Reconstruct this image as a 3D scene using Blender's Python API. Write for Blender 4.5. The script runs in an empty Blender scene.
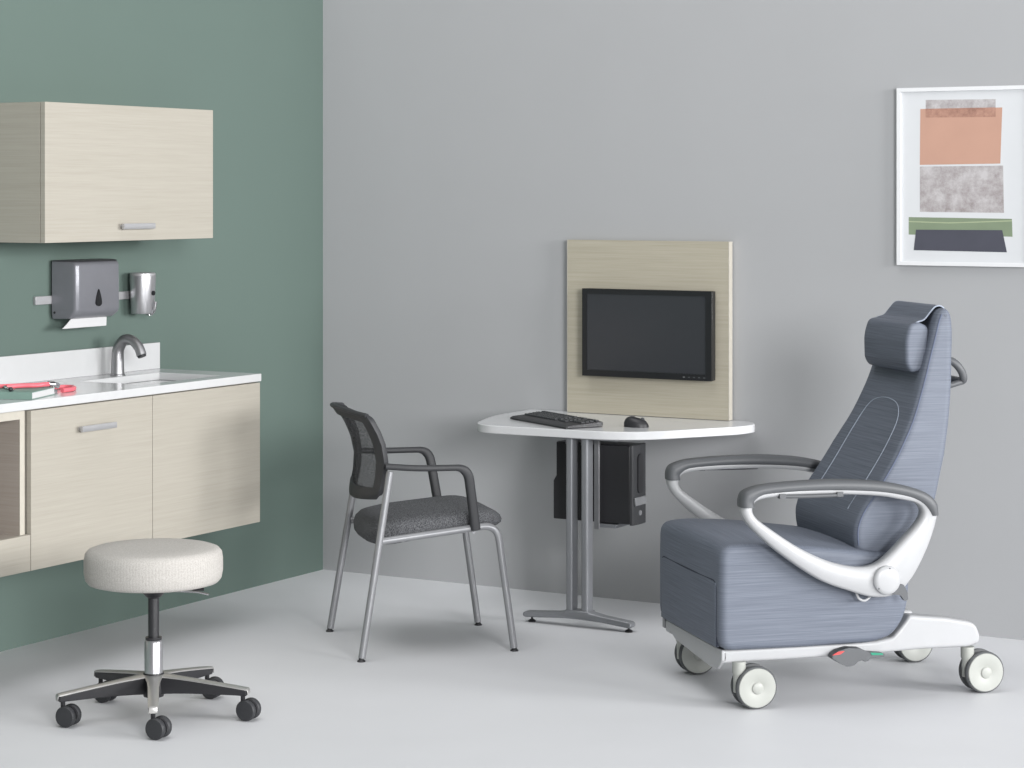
import bpy, bmesh, math, random
from mathutils import Vector, Matrix, Quaternion
random.seed(4)
PI = math.pi
scn = bpy.context.scene
COL = scn.collection

# ------------------------------------------------------------------ materials
def srgb(r, g, b):
    def f(c):
        c /= 255.0
        return c / 12.92 if c <= 0.04045 else ((c + 0.055) / 1.055) ** 2.4
    return (f(r), f(g), f(b), 1.0)

class NT:
    def __init__(s, name):
        s.m = bpy.data.materials.new(name); s.m.use_nodes = True
        s.t = s.m.node_tree; s.b = s.t.nodes['Principled BSDF']
    def n(s, typ, **kw):
        nd = s.t.nodes.new(typ)
        for k, v in kw.items():
            if k in nd.inputs: nd.inputs[k].default_value = v
            else: setattr(nd, k, v)
        return nd
    def l(s, a, b): s.t.links.new(a, b)

def ramp(N, fac, stops):
    r = N.n('ShaderNodeValToRGB')
    els = r.color_ramp.elements
    while len(els) < len(stops): els.new(0.5)
    for e, (p, c) in zip(els, stops): e.position = p; e.color = c
    N.l(fac, r.inputs['Fac'])
    return r

def plain(name, col, rough=0.5, metal=0.0, noise=0.04, scale=30, bump=0.0, spec=0.5, coat=0.0, stretch=(1, 1, 1), sheen=0.0):
    N = NT(name)
    tc = N.n('ShaderNodeTexCoord'); mp = N.n('ShaderNodeMapping'); mp.inputs['Scale'].default_value = stretch
    N.l(tc.outputs['Object'], mp.inputs['Vector'])
    nz = N.n('ShaderNodeTexNoise', Scale=scale, Detail=4.0)
    N.l(mp.outputs[0], nz.inputs['Vector'])
    a = tuple(min(1, c * (1 - noise)) for c in col[:3]) + (1,)
    b = tuple(min(1, c * (1 + noise)) for c in col[:3]) + (1,)
    r = ramp(N, nz.outputs['Fac'], [(0.3, a), (0.7, b)])
    N.l(r.outputs['Color'], N.b.inputs['Base Color'])
    N.b.inputs['Roughness'].default_value = rough
    N.b.inputs['Metallic'].default_value = metal
    N.b.inputs['Specular IOR Level'].default_value = spec
    N.b.inputs['Coat Weight'].default_value = coat
    if sheen:
        N.b.inputs['Sheen Weight'].default_value = sheen
    if bump:
        bp = N.n('ShaderNodeBump', Strength=bump, Distance=0.001)
        N.l(nz.outputs['Fac'], bp.inputs['Height']); N.l(bp.outputs[0], N.b.inputs['Normal'])
    return N.m

def laminate(name, c1, c2):
    """pale woodgrain laminate: fine streaks along the horizontal"""
    N = NT(name)
    tc = N.n('ShaderNodeTexCoord')
    mp = N.n('ShaderNodeMapping'); mp.inputs['Scale'].default_value = (6, 6, 420)
    N.l(tc.outputs['Object'], mp.inputs['Vector'])
    nz = N.n('ShaderNodeTexNoise', Scale=1.0, Detail=5.0, Roughness=0.6); N.l(mp.outputs[0], nz.inputs['Vector'])
    mp2 = N.n('ShaderNodeMapping'); mp2.inputs['Scale'].default_value = (2, 2, 110)
    N.l(tc.outputs['Object'], mp2.inputs['Vector'])
    nz2 = N.n('ShaderNodeTexNoise', Scale=1.0, Detail=3.0); N.l(mp2.outputs[0], nz2.inputs['Vector'])
    mx = N.n('ShaderNodeMath', operation='MULTIPLY_ADD'); mx.inputs[1].default_value = 0.6
    N.l(nz.outputs['Fac'], mx.inputs[0])
    m2 = N.n('ShaderNodeMath', operation='MULTIPLY'); m2.inputs[1].default_value = 0.4
    N.l(nz2.outputs['Fac'], m2.inputs[0]); N.l(m2.outputs[0], mx.inputs[2])
    r = ramp(N, mx.outputs[0], [(0.34, c2), (0.62, c1)])
    N.l(r.outputs['Color'], N.b.inputs['Base Color'])
    N.b.inputs['Roughness'].default_value = 0.5
    N.b.inputs['Specular IOR Level'].default_value = 0.35
    return N.m

def streak_fabric(name, c1, c2, c3, rough=0.6):
    """upholstery with fine weft streaks running level across every face"""
    N = NT(name)
    tc = N.n('ShaderNodeTexCoord')
    def streak(scale):
        mp = N.n('ShaderNodeMapping'); mp.inputs['Scale'].default_value = scale
        N.l(tc.outputs['Object'], mp.inputs['Vector'])
        nz = N.n('ShaderNodeTexNoise', Scale=1.0, Detail=6.0, Roughness=0.65); N.l(mp.outputs[0], nz.inputs['Vector'])
        return nz
    a = streak((4, 4, 430)); b = streak((430, 4, 4))
    sx = N.n('ShaderNodeSeparateXYZ'); N.l(tc.outputs['Normal'], sx.inputs[0])
    ab = N.n('ShaderNodeMath', operation='ABSOLUTE'); N.l(sx.outputs['Z'], ab.inputs[0])
    gt = N.n('ShaderNodeMath', operation='GREATER_THAN'); gt.inputs[1].default_value = 0.75; N.l(ab.outputs[0], gt.inputs[0])
    mx = N.n('ShaderNodeMix', data_type='FLOAT')
    N.l(gt.outputs[0], mx.inputs[0]); N.l(a.outputs['Fac'], mx.inputs[2]); N.l(b.outputs['Fac'], mx.inputs[3])
    r = ramp(N, mx.outputs[0], [(0.33, c2), (0.5, c1), (0.68, c3)])
    N.l(r.outputs['Color'], N.b.inputs['Base Color'])
    N.b.inputs['Roughness'].default_value = rough
    N.b.inputs['Specular IOR Level'].default_value = 0.4
    bp = N.n('ShaderNodeBump', Strength=0.25, Distance=0.0008)
    N.l(mx.outputs[0], bp.inputs['Height']); N.l(bp.outputs[0], N.b.inputs['Normal'])
    return N.m

M = {}
M['teal'] = plain('teal_paint', srgb(94, 109, 103), 0.85, noise=0.01, scale=3, spec=0.2)
M['gray'] = plain('gray_paint', srgb(165, 166, 168), 0.85, noise=0.01, scale=3, spec=0.2)
M['floor'] = plain('floor_paint', srgb(208, 209, 212), 0.5, noise=0.012, scale=4, spec=0.3)
M['lam'] = laminate('pale_laminate', srgb(168, 163, 153), srgb(159, 154, 143))
M['lamp'] = laminate('panel_laminate', srgb(176, 170, 155), srgb(162, 156, 140))
M['edge'] = plain('laminate_edge', srgb(184, 179, 168), 0.5)
M['inner'] = laminate('cabinet_inside', srgb(166, 158, 150), srgb(156, 147, 138))
M['white_top'] = plain('solid_surface', srgb(194, 195, 196), 0.14, noise=0.01, spec=0.5)
M['table_white'] = plain('white_laminate', srgb(206, 207, 209), 0.15, noise=0.01, spec=0.5)
M['white'] = plain('white_enamel', srgb(168, 169, 171), 0.35, noise=0.01)
M['gray_pad'] = plain('soft_gray_rubber', srgb(82, 84, 87), 0.5, noise=0.03, scale=200)
M['silver'] = plain('silver_paint', srgb(142, 143, 146), 0.35, metal=0.35, noise=0.02)
M['table_leg'] = plain('gray_metal_paint', srgb(136, 138, 142), 0.38, metal=0.35, noise=0.02)
M['chrome'] = plain('chrome', srgb(214, 214, 216), 0.14, metal=1.0, noise=0.01)
M['frame_white'] = plain('white_frame_paint', srgb(222, 223, 225), 0.4, noise=0.01)
M['satin'] = plain('satin_chrome', srgb(190, 190, 193), 0.28, metal=0.8, noise=0.02)
M['polish'] = plain('polished_aluminium', srgb(180, 179, 177), 0.3, metal=0.6, noise=0.02)
M['brushed'] = plain('brushed_steel', srgb(176, 176, 178), 0.38, metal=0.45, noise=0.05, scale=40, stretch=(1, 1, 30))
M['faucet'] = plain('dark_brushed_steel', srgb(158, 158, 160), 0.48, metal=1.0, noise=0.03)
M['black'] = plain('black_plastic', srgb(38, 38, 41), 0.45, noise=0.05, scale=120)
M['black_soft'] = plain('black_matte_plastic', srgb(46, 47, 50), 0.55, noise=0.05, scale=120)
M['keys'] = plain('key_plastic', srgb(52, 53, 56), 0.5)
M['screen'] = plain('dark_screen', srgb(50, 52, 56), 0.22, noise=0.01, spec=0.4)
M['bezel'] = plain('bezel_plastic', srgb(26, 27, 30), 0.3, noise=0.02)
M['towelbox'] = plain('smoke_gray_plastic', srgb(120, 121, 127), 0.3, metal=0.25, noise=0.02, spec=0.6)
M['towelbox_dark'] = plain('dark_gray_plastic', srgb(72, 73, 77), 0.35, noise=0.02)
M['paper'] = plain('paper', srgb(196, 196, 197), 0.9, noise=0.01, bump=0.1)
M['pink'] = plain('pink_tubing', srgb(222, 104, 116), 0.35, noise=0.02)
M['book'] = plain('teal_cloth_cover', srgb(118, 144, 135), 0.6, noise=0.04)
M['stool_fab'] = None
M['rec'] = streak_fabric('slate_streak_upholstery', srgb(98, 104, 116), srgb(84, 90, 102), srgb(110, 116, 128))
M['seam'] = plain('seam_thread', srgb(84, 92, 112), 0.7)
M['seam_dark'] = plain('dark_seam', srgb(40, 45, 58), 0.8)
M['stitch'] = plain('pale_stitching', srgb(150, 158, 172), 0.7)
M['wheel_gray'] = plain('gray_tyre', srgb(78, 80, 82), 0.6)
M['wheel_white'] = plain('wheel_cover', srgb(162, 164, 159), 0.45, noise=0.01)
M['red'] = plain('red_pedal_mark', srgb(205, 66, 66), 0.5)
M['green'] = plain('green_pedal_mark', srgb(28, 132, 104), 0.5)
M['chip'] = plain('underpad_steel', srgb(170, 172, 176), 0.3, metal=0.8)

def weave(name, c1, c2, scale=420, bump=0.5, ribs=0):
    N = NT(name)
    tc = N.n('ShaderNodeTexCoord')
    nz = N.n('ShaderNodeTexNoise', Scale=scale, Detail=2.0); N.l(tc.outputs['Object'], nz.inputs['Vector'])
    fac = nz.outputs['Fac']
    if ribs:
        sx = N.n('ShaderNodeSeparateXYZ'); N.l(tc.outputs['Object'], sx.inputs[0])
        at = N.n('ShaderNodeMath', operation='ARCTAN2'); N.l(sx.outputs['Y'], at.inputs[0]); N.l(sx.outputs['X'], at.inputs[1])
        mu = N.n('ShaderNodeMath', operation='MULTIPLY'); mu.inputs[1].default_value = ribs; N.l(at.outputs[0], mu.inputs[0])
        sn = N.n('ShaderNodeMath', operation='SINE'); N.l(mu.outputs[0], sn.inputs[0])
        ns = N.n('ShaderNodeSeparateXYZ'); N.l(tc.outputs['Normal'], ns.inputs[0])
        ab = N.n('ShaderNodeMath', operation='LESS_THAN'); ab.inputs[1].default_value = 0.6; N.l(ns.outputs['Z'], ab.inputs[0])
        m1 = N.n('ShaderNodeMath', operation='MULTIPLY'); N.l(sn.outputs[0], m1.inputs[0]); N.l(ab.outputs[0], m1.inputs[1])
        ad = N.n('ShaderNodeMath', operation='MULTIPLY_ADD'); ad.inputs[1].default_value = 0.05
        N.l(m1.outputs[0], ad.inputs[0]); N.l(fac, ad.inputs[2]); fac = ad.outputs[0]
    r = ramp(N, fac, [(0.32, c1), (0.66, c2)])
    N.l(r.outputs['Color'], N.b.inputs['Base Color'])
    N.b.inputs['Roughness'].default_value = 0.9; N.b.inputs['Specular IOR Level'].default_value = 0.15
    bp = N.n('ShaderNodeBump', Strength=bump, Distance=0.001); N.l(fac, bp.inputs['Height']); N.l(bp.outputs[0], N.b.inputs['Normal'])
    return N.m
M['stool_fab'] = weave('oatmeal_ribbed_vinyl', srgb(164, 160, 155), srgb(186, 183, 179), 350, 0.3, ribs=135)
M['seat_fab'] = weave('charcoal_tweed', srgb(48, 49, 52), srgb(112, 113, 116), 300, 0.6)

def speckle(name, c1, c2, c3, scale):
    N = NT(name)
    tc = N.n('ShaderNodeTexCoord')
    nz = N.n('ShaderNodeTexNoise', Scale=scale, Detail=9.0, Roughness=0.75); N.l(tc.outputs['Object'], nz.inputs['Vector'])
    r = ramp(N, nz.outputs['Fac'], [(0.35, c1), (0.5, c2), (0.62, c3)])
    N.l(r.outputs['Color'], N.b.inputs['Base Color']); N.b.inputs['Roughness'].default_value = 0.8
    return N.m
M['speck'] = speckle('speckled_print', srgb(146, 138, 138), srgb(172, 167, 168), srgb(190, 187, 188), 20)
M['speck_o'] = speckle('speckled_orange_print', srgb(140, 104, 92), srgb(166, 126, 110), srgb(180, 140, 124), 30)
M['orange'] = plain('salmon_print', srgb(188, 148, 130), 0.8, noise=0.03, scale=9)
M['green_print'] = plain('sage_print', srgb(124, 138, 114), 0.8, noise=0.04, scale=9)
M['green_line'] = plain('pale_green_print', srgb(160, 170, 140), 0.8)
M['navy'] = plain('slate_print', srgb(72, 73, 84), 0.8, noise=0.05, scale=12)
M['mat'] = plain('print_paper', srgb(208, 210, 213), 0.6, noise=0.005)

def mesh_fabric():
    N = NT('open_mesh_fabric')
    tc = N.n('ShaderNodeTexCoord')
    nz = N.n('ShaderNodeTexNoise', Scale=260.0, Detail=2.0); N.l(tc.outputs['Object'], nz.inputs['Vector'])
    N.b.inputs['Base Color'].default_value = srgb(58, 59, 62); N.b.inputs['Roughness'].default_value = 0.9
    r = ramp(N, nz.outputs['Fac'], [(0.40, (0.30, 0.30, 0.30, 1)), (0.6, (0.62, 0.62, 0.62, 1))])
    N.l(r.outputs['Color'], N.b.inputs['Alpha'])
    return N.m
M['mesh'] = mesh_fabric()

# ------------------------------------------------------------------ object helpers
def tag(o, label, cat, group=None):
    o['label'] = label; o['category'] = cat
    if group: o['group'] = group
    return o

def thing(name, label, cat, loc, rz=0.0, group=None):
    o = bpy.data.objects.new(name, None); COL.objects.link(o)
    o.location = loc; o.rotation_euler = (0, 0, rz); o.empty_display_size = 0.1
    return tag(o, label, cat, group)

def obj(name, bm, mat, parent=None, smooth=True, bevel=0.0, seg=2, loc=(0, 0, 0), label=None, angle=35, sub=0):
    bmesh.ops.recalc_face_normals(bm, faces=bm.faces)
    me = bpy.data.meshes.new(name); bm.to_mesh(me); bm.free()
    o = bpy.data.objects.new(name, me); COL.objects.link(o)
    mats = mat if isinstance(mat, (list, tuple)) else [mat]
    for mm in mats: me.materials.append(mm)
    o.location = loc
    if parent: o.parent = parent
    if bevel:
        b = o.modifiers.new('bevel', 'BEVEL'); b.width = bevel; b.segments = seg; b.limit_method = 'ANGLE'; b.angle_limit = math.radians(angle)
    if sub:
        s = o.modifiers.new('sub', 'SUBSURF'); s.levels = sub; s.render_levels = sub
    if smooth:
        for p in me.polygons: p.use_smooth = True
        try: me.set_sharp_from_angle(angle=math.radians(angle + 5))
        except Exception: pass
    if label: o['label'] = label
    return o

def box(bm, x0, x1, y0, y1, z0, z1):
    v = [bm.verts.new((x, y, z)) for x in (x0, x1) for y in (y0, y1) for z in (z0, z1)]
    for f in ((0, 1, 3, 2), (4, 6, 7, 5), (0, 4, 5, 1), (2, 3, 7, 6), (0, 2, 6, 4), (1, 5, 7, 3)):
        bm.faces.new([v[i] for i in f])
    return v

def bx(*a):
    bm = bmesh.new(); box(bm, *a); return bm

def prism(bm, pts, d0, d1, axis='y'):
    """polygon pts in the plane across `axis`, extruded from d0 to d1"""
    def mk(p, d):
        if axis == 'y': return (p[0], d, p[1])
        if axis == 'x': return (d, p[0], p[1])
        return (p[0], p[1], d)
    a = [bm.verts.new(mk(p, d0)) for p in pts]; b = [bm.verts.new(mk(p, d1)) for p in pts]
    bm.faces.new(a); bm.faces.new(b[::-1])
    n = len(pts)
    for i in range(n): bm.faces.new((a[i], a[(i + 1) % n], b[(i + 1) % n], b[i]))
    return bm

def rings(bm, R, closed=False, cap=True):
    """bridge successive vertex-coordinate rings"""
    V = [[bm.verts.new(p) for p in r] for r in R]
    n = len(V[0]); m = len(V)
    for i in range(m if closed else m - 1):
        a, b = V[i], V[(i + 1) % m]
        for j in range(n): bm.faces.new((a[j], a[(j + 1) % n], b[(j + 1) % n], b[j]))
    if cap and not closed:
        bm.faces.new(V[0][::-1]); bm.faces.new(V[-1])
    return V

def catmull(P, n=8, closed=False):
    P = [Vector(p) for p in P]; out = []
    m = len(P); rng = range(m if closed else m - 1)
    for i in rng:
        if closed: p0, p1, p2, p3 = P[(i - 1) % m], P[i], P[(i + 1) % m], P[(i + 2) % m]
        else: p0, p1, p2, p3 = P[max(i - 1, 0)], P[i], P[i + 1], P[min(i + 2, m - 1)]
        for k in range(n):
            t = k / n
            out.append(0.5 * ((2 * p1) + (p2 - p0) * t + (2 * p0 - 5 * p1 + 4 * p2 - p3) * t * t + (3 * p1 - p0 - 3 * p2 + p3) * t ** 3))
    if not closed: out.append(P[-1])
    return out

def fillet(P, r, seg=6):
    """polyline with rounded corners"""
    P = [Vector(p) for p in P]; out = [P[0]]
    for i in range(1, len(P) - 1):
        a, b, c = P[i - 1], P[i], P[i + 1]
        rr = r[i - 1] if isinstance(r, (list, tuple)) else r
        d0 = (a - b); d1 = (c - b); rr = min(rr, d0.length * .48, d1.length * .48)
        s = b + d0.normalized() * rr; e = b + d1.normalized() * rr
        for k in range(seg + 1):
            t = k / seg
            out.append(s * (1 - t) ** 2 + b * 2 * t * (1 - t) + e * t * t)
    out.append(P[-1]); return out

def sweep(bm, path, rad, n=12, ry=None, up=None, cap=True, closed=False, power=2.0):
    """tube along a path; rad a number or function of t; ry the second half-width"""
    P = [Vector(p) for p in path]; m = len(P); R = []
    T = []
    for i in range(m):
        if closed: T.append((P[(i + 1) % m] - P[(i - 1) % m]).normalized())
        else: T.append((P[min(i + 1, m - 1)] - P[max(i - 1, 0)]).normalized())
    u0 = Vector(up) if up else (Vector((0, 0, 1)) if abs(T[0].z) < .9 else Vector((1, 0, 0)))
    u = (u0 - T[0] * u0.dot(T[0])).normalized()
    for i in range(m):
        if up:
            w = Vector(up); w = w - T[i] * w.dot(T[i])
            if w.length > 1e-3: u = w.normalized()
        else: u = (u - T[i] * u.dot(T[i])).normalized()
        v = T[i].cross(u)
        t = i / max(1, m - 1)
        a = rad(t) if callable(rad) else rad
        b = (ry(t) if callable(ry) else ry) if ry is not None else a
        ring = []
        for k in range(n):
            an = 2 * PI * k / n; c, s = math.cos(an), math.sin(an)
            ring.append(P[i] + v * (a * math.copysign(abs(c) ** (2 / power), c)) + u * (b * math.copysign(abs(s) ** (2 / power), s)))
        R.append(ring)
    rings(bm, R, closed=closed, cap=cap)
    return bm

def lathe(bm, prof, n=48, c=(0, 0, 0), axis='z'):
    """profile (r, h) turned around an axis through c"""
    R = []
    for r, h in prof:
        r = max(r, 1e-4); ring = []
        for k in range(n):
            a = 2 * PI * k / n; p, q = r * math.cos(a), r * math.sin(a)
            if axis == 'z': ring.append((c[0] + p, c[1] + q, c[2] + h))
            elif axis == 'y': ring.append((c[0] + p, c[1] + h, c[2] + q))
            else: ring.append((c[0] + h, c[1] + p, c[2] + q))
        R.append(ring)
    rings(bm, R); return bm

def offset_poly(P, d):
    """inset a closed 2-D polygon by d (P counter-clockwise or not)"""
    n = len(P); A = sum(P[i][0] * P[(i + 1) % n][1] - P[(i + 1) % n][0] * P[i][1] for i in range(n))
    sg = 1 if A > 0 else -1; out = []
    for i in range(n):
        a, b, c = Vector(P[i - 1][:2]), Vector(P[i][:2]), Vector(P[(i + 1) % n][:2])
        e1 = (b - a).normalized() if (b - a).length > 1e-9 else Vector((0, 0)); e2 = (c - b).normalized() if (c - b).length > 1e-9 else e1
        n1 = Vector((-e1.y, e1.x)) * sg; n2 = Vector((-e2.y, e2.x)) * sg
        nn = (n1 + n2); nn = nn.normalized() if nn.length > 1e-6 else n1
        k = max(.5, nn.dot(n1)); out.append(b + nn * d / k)
    return out

def puff(bm, prof, halfw, r, ny=10, er=5, wfun=None, crown=None, ladder=False):
    """upholstered block: side profile (x, z) carried across y with rounded edges"""
    ys = []
    for k in range(er + 1):
        a = PI / 2 * k / er
        ys.append((-1, r * (1 - math.sin(a)), r * (1 - math.cos(a))))
    # list of (sign, distance from edge, inset)
    seq = [(-1, 0, r + .0035)] + [(-1, d, r * (1 - math.sqrt(max(0, 1 - (1 - d / r) ** 2)))) for d in [r * (1 - math.cos(PI / 2 * k / er)) for k in range(er + 1)]]
    rows = [(-halfw + d, ins) for _, d, ins in seq]
    rows += [(-(halfw - r) + (2 * (halfw - r)) * k / ny, 0) for k in range(1, ny)]
    rows += [(halfw - d, ins) for _, d, ins in seq[::-1]]
    R = []
    for y, ins in rows:
        P = offset_poly(prof, ins) if ins > 1e-6 else [Vector(p[:2]) for p in prof]
        ring = []
        for p in P:
            yy = y * (wfun(p.y) if wfun else 1)
            q = Vector((p.x, yy, p.y))
            if crown: q = Vector(crown(q.x, q.y / halfw, q.z))
            ring.append(q)
        R.append(ring)
    if not ladder:
        rings(bm, R); return bm
    V = rings(bm, R, cap=False); n = len(V[0])
    for row in (V[0], V[-1]):
        for i in range(n // 2 - 1):
            a, b, c, d = row[i], row[i + 1], row[n - 2 - i], row[n - 1 - i]
            if len({a, b, c, d}) == 4: bm.faces.new((a, b, c, d))
    return bm

def rot(bm, ang, axis='Z', about=(0, 0, 0)):
    bmesh.ops.rotate(bm, verts=bm.verts, cent=about, matrix=Matrix.Rotation(ang, 3, axis)); return bm
def move(bm, v):
    bmesh.ops.translate(bm, verts=bm.verts, vec=v); return bm

def copy_part(o, parent, rz=0.0, off=None):
    c = o.copy(); COL.objects.link(c); c.parent = parent
    if rz or off is not None:
        c.matrix_basis = Matrix.Translation(off or (0, 0, 0)) @ Matrix.Rotation(rz, 4, 'Z') @ o.matrix_basis
    for ch in [k for k in bpy.data.objects if k.parent == o and k != c]:
        d = ch.copy(); COL.objects.link(d); d.parent = c
    return c

# ------------------------------------------------------------------ the setting
def struct(name, bm, mat):
    o = obj(name, bm, mat, smooth=False); o['kind'] = 'structure'; return o
struct('floor', bx(-0.1, 9.0, -10.0, 0.1, -0.1, 0.0), M['floor'])
struct('wall_left', bx(-0.1, 0.0, -10.0, 0.1, 0.0, 3.0), M['teal'])
struct('wall_back', bx(0.0, 4.3, 0.0, 0.1, 0.0, 3.0), M['gray'])

# ------------------------------------------------------------------ wall cabinet
t = thing('wall_cabinet', 'pale woodgrain wall cabinet hanging high on the green wall above the sink', 'cabinet', (0, 0, 0))
Y0, Y1 = -2.088, -1.182
bm = bmesh.new()
box(bm, 0.002, 0.308, Y0, Y1, 1.409, 1.427); box(bm, 0.002, 0.308, Y0, Y1, 1.858, 1.876)
box(bm, 0.002, 0.308, Y0, Y0 + .018, 1.427, 1.858); box(bm, 0.002, 0.308, Y1 - .018, Y1, 1.427, 1.858)
box(bm, 0.002, 0.02, Y0 + .018, Y1 - .018, 1.427, 1.858)
obj('body', bm, M['lam'], t, smooth=False)
d = obj('door', bx(0.310, 0.330, Y0, Y1, 1.409, 1.876), M['lam'], t, bevel=.0012)
def pull(y0, y1, x, z, parent, r=.0085):
    bm = bmesh.new()
    prism(bm, fillet([(x + .002, z - .006, 0), (x + .024, z - .008, 0), (x + .026, z + .004, 0), (x + .002, z + .010, 0)], .004, 3), y0, y1, 'y') if False else None
    sweep(bm, [(x + .022, y0, z), (x + .022, y1, z)], .005, 12, ry=.010, up=(0, 0, 1), power=4)
    for y in (y0 + .015, y1 - .015):
        sweep(bm, [(x, y, z), (x + .02, y, z)], .005, 10)
    return obj('handle', bm, M['brushed'], parent, label='brushed steel pull handle')
pull(-1.715, -1.546, .330, 1.459, d)

# ------------------------------------------------------------------ base cabinets
ZB, ZT = 0.376, 0.886
FX = .49                      # door front plane
def carcass(bm, y0, y1, back=True):
    box(bm, 0.0003, FX - .022, y0, y0 + .018, ZB, ZT); box(bm, 0.0003, FX - .022, y1 - .018, y1, ZB, ZT)
    box(bm, 0.0003, FX - .022, y0 + .018, y1 - .018, ZB, ZB + .018); box(bm, 0.0003, FX - .022, y0 + .018, y1 - .018, ZT - .018, ZT)
    box(bm, 0.0003, 0.02, y0 + .018, y1 - .018, ZB + .018, ZT - .018)
t = thing('base_cabinet', 'pale woodgrain base cabinet with steel pull, between the open niche and the plain right door', 'cabinet', (0, 0, 0), 0, 'base cabinets along the green wall')
bm = bmesh.new(); carcass(bm, -2.333, -1.728); obj('body', bm, M['lam'], t, smooth=False)
d = obj('door', bx(FX - .02, FX, -2.334, -1.7285, ZB, ZT - .002), M['lam'], t, bevel=.001)
pull(-2.118, -1.946, FX, .806, d)
t = thing('base_cabinet', 'pale woodgrain base cabinet under the sink with plain handleless door, right end of the run', 'cabinet', (0, 0, 0), 0, 'base cabinets along the green wall')
bm = bmesh.new(); y0, y1 = -1.725, -1.113
box(bm, 0.0003, FX - .022, y0, y0 + .018, ZB, ZT); box(bm, 0.0003, FX - .022, y1 - .018, y1, ZB, ZT)
box(bm, 0.0003, FX - .022, y0 + .018, y1 - .018, ZB, ZB + .018); box(bm, FX - .042, FX - .022, y0 + .018, y1 - .018, ZT - .07, ZT)
box(bm, 0.0003, 0.02, y0 + .018, y1 - .018, ZB + .018, ZT); obj('body', bm, M['lam'], t, smooth=False)
obj('door', bx(FX - .02, FX, -1.7255, -1.112, ZB, ZT - .002), M['lam'], t, bevel=.001)
t = thing('base_cabinet', 'pale woodgrain base cabinet with open niche over a low drawer front, at the left', 'cabinet', (0, 0, 0), 0, 'base cabinets along the green wall')
bm = bmesh.new()
y0, y1 = -3.0, -2.338
box(bm, 0.0003, FX - .022, y0, y0 + .018, ZB, ZT); box(bm, 0.0003, FX - .022, y1 - .026, y1 - .002, ZB, ZT)
box(bm, 0.0003, FX - .022, y0 + .018, y1 - .026, ZB, ZB + .018); box(bm, 0.0003, FX - .022, y0 + .018, y1 - .026, ZT - .028, ZT)
box(bm, 0.0003, 0.02, y0 + .018, y1 - .026, ZB + .018, ZT - .028)
box(bm, 0.02, FX - .022, y0 + .018, y1 - .026, ZB + .096, ZB + .114)
obj('body', bm, M['inner'], t, smooth=False)
obj('face_frame', (lambda b: (box(b, FX - .0225, FX - .0200, y1 - .026, y1 - .004, ZB + .115, ZT - .001), box(b, FX - .0225, FX - .0200, y0 + .018, y1 - .026, ZT - .028, ZT - .001), b)[2])(bmesh.new()), M['edge'], t, smooth=False)
obj('drawer_front', bx(FX - .0195, FX, y0, y1 + .001, ZB, ZB + .115), M['lam'], t, bevel=.001)

# ------------------------------------------------------------------ countertop with basin
t = thing('countertop', 'glossy white countertop with integrated sink and low backsplash along the green wall', 'countertop', (0, 0, 0))
CT, CB = .916, .888
cy0, cy1, cx0, cx1 = -3.0, -1.108, .002, .494
bxx0, bxx1, by0, by1 = .135, .415, -1.69, -1.25   # basin opening
bm = bmesh.new()
def grid_slab(bm, xs, ys, hole, z0, z1):
    V = {}
    for z in (z0, z1):
        for i, x in enumerate(xs):
            for j, y in enumerate(ys): V[i, j, z] = bm.verts.new((x, y, z))
    nx, ny = len(xs) - 1, len(ys) - 1
    fl = {(i, j) for i in range(nx) for j in range(ny)} - hole
    for (i, j) in fl:
        for z in (z0, z1): bm.faces.new([V[i, j, z], V[i + 1, j, z], V[i + 1, j + 1, z], V[i, j + 1, z]])
        for (di, dj, a, b) in ((-1, 0, (i, j), (i, j + 1)), (1, 0, (i + 1, j), (i + 1, j + 1)), (0, -1, (i, j), (i + 1, j)), (0, 1, (i, j + 1), (i + 1, j + 1))):
            if (i + di, j + dj) not in fl:
                bm.faces.new([V[a[0], a[1], z0], V[b[0], b[1], z0], V[b[0], b[1], z1], V[a[0], a[1], z1]])
grid_slab(bm, [cx0, bxx0, bxx1, cx1], [cy0, by0, by1, cy1], {(1, 1)}, CB, CT)
obj('worktop', bm, M['white_top'], t, bevel=.0025, seg=3)
bm = bmesh.new()   # basin: walls slope to a floor 9 cm down
R = []
for k, (ins, z) in enumerate([(0, 0), (-.012, CB - .0008), (.001, CB - .0008), (.004, CT - .045), (.014, CT - .072), (.040, CT - .088), (.125, CT - .092)]):
    x0_, x1_, y0_, y1_ = bxx0 + ins, bxx1 - ins, by0 + ins, by1 - ins
    rr = .03; pts = []
    for (cx, cy, a0) in ((x1_ - rr, y1_ - rr, 0), (x0_ + rr, y1_ - rr, 90), (x0_ + rr, y0_ + rr, 180), (x1_ - rr, y0_ + rr, 270)):
        if x1_ - x0_ < 2 * rr: rr = (x1_ - x0_) / 2 * .9
        for q in range(6):
            a = math.radians(a0 + 90 * q / 5); pts.append((cx + rr * math.cos(a), cy + rr * math.sin(a), z))
    R.append(pts)
rings(bm, R[1:], cap=False); bm.faces.new([v for v in bm.verts][-24:])
bmx = obj('sink_basin', bm, M['white_top'], t)
obj('backsplash', bx(.002, .022, cy0, -1.103, CT, 1.014), M['white_top'], t, bevel=.0015)

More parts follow.
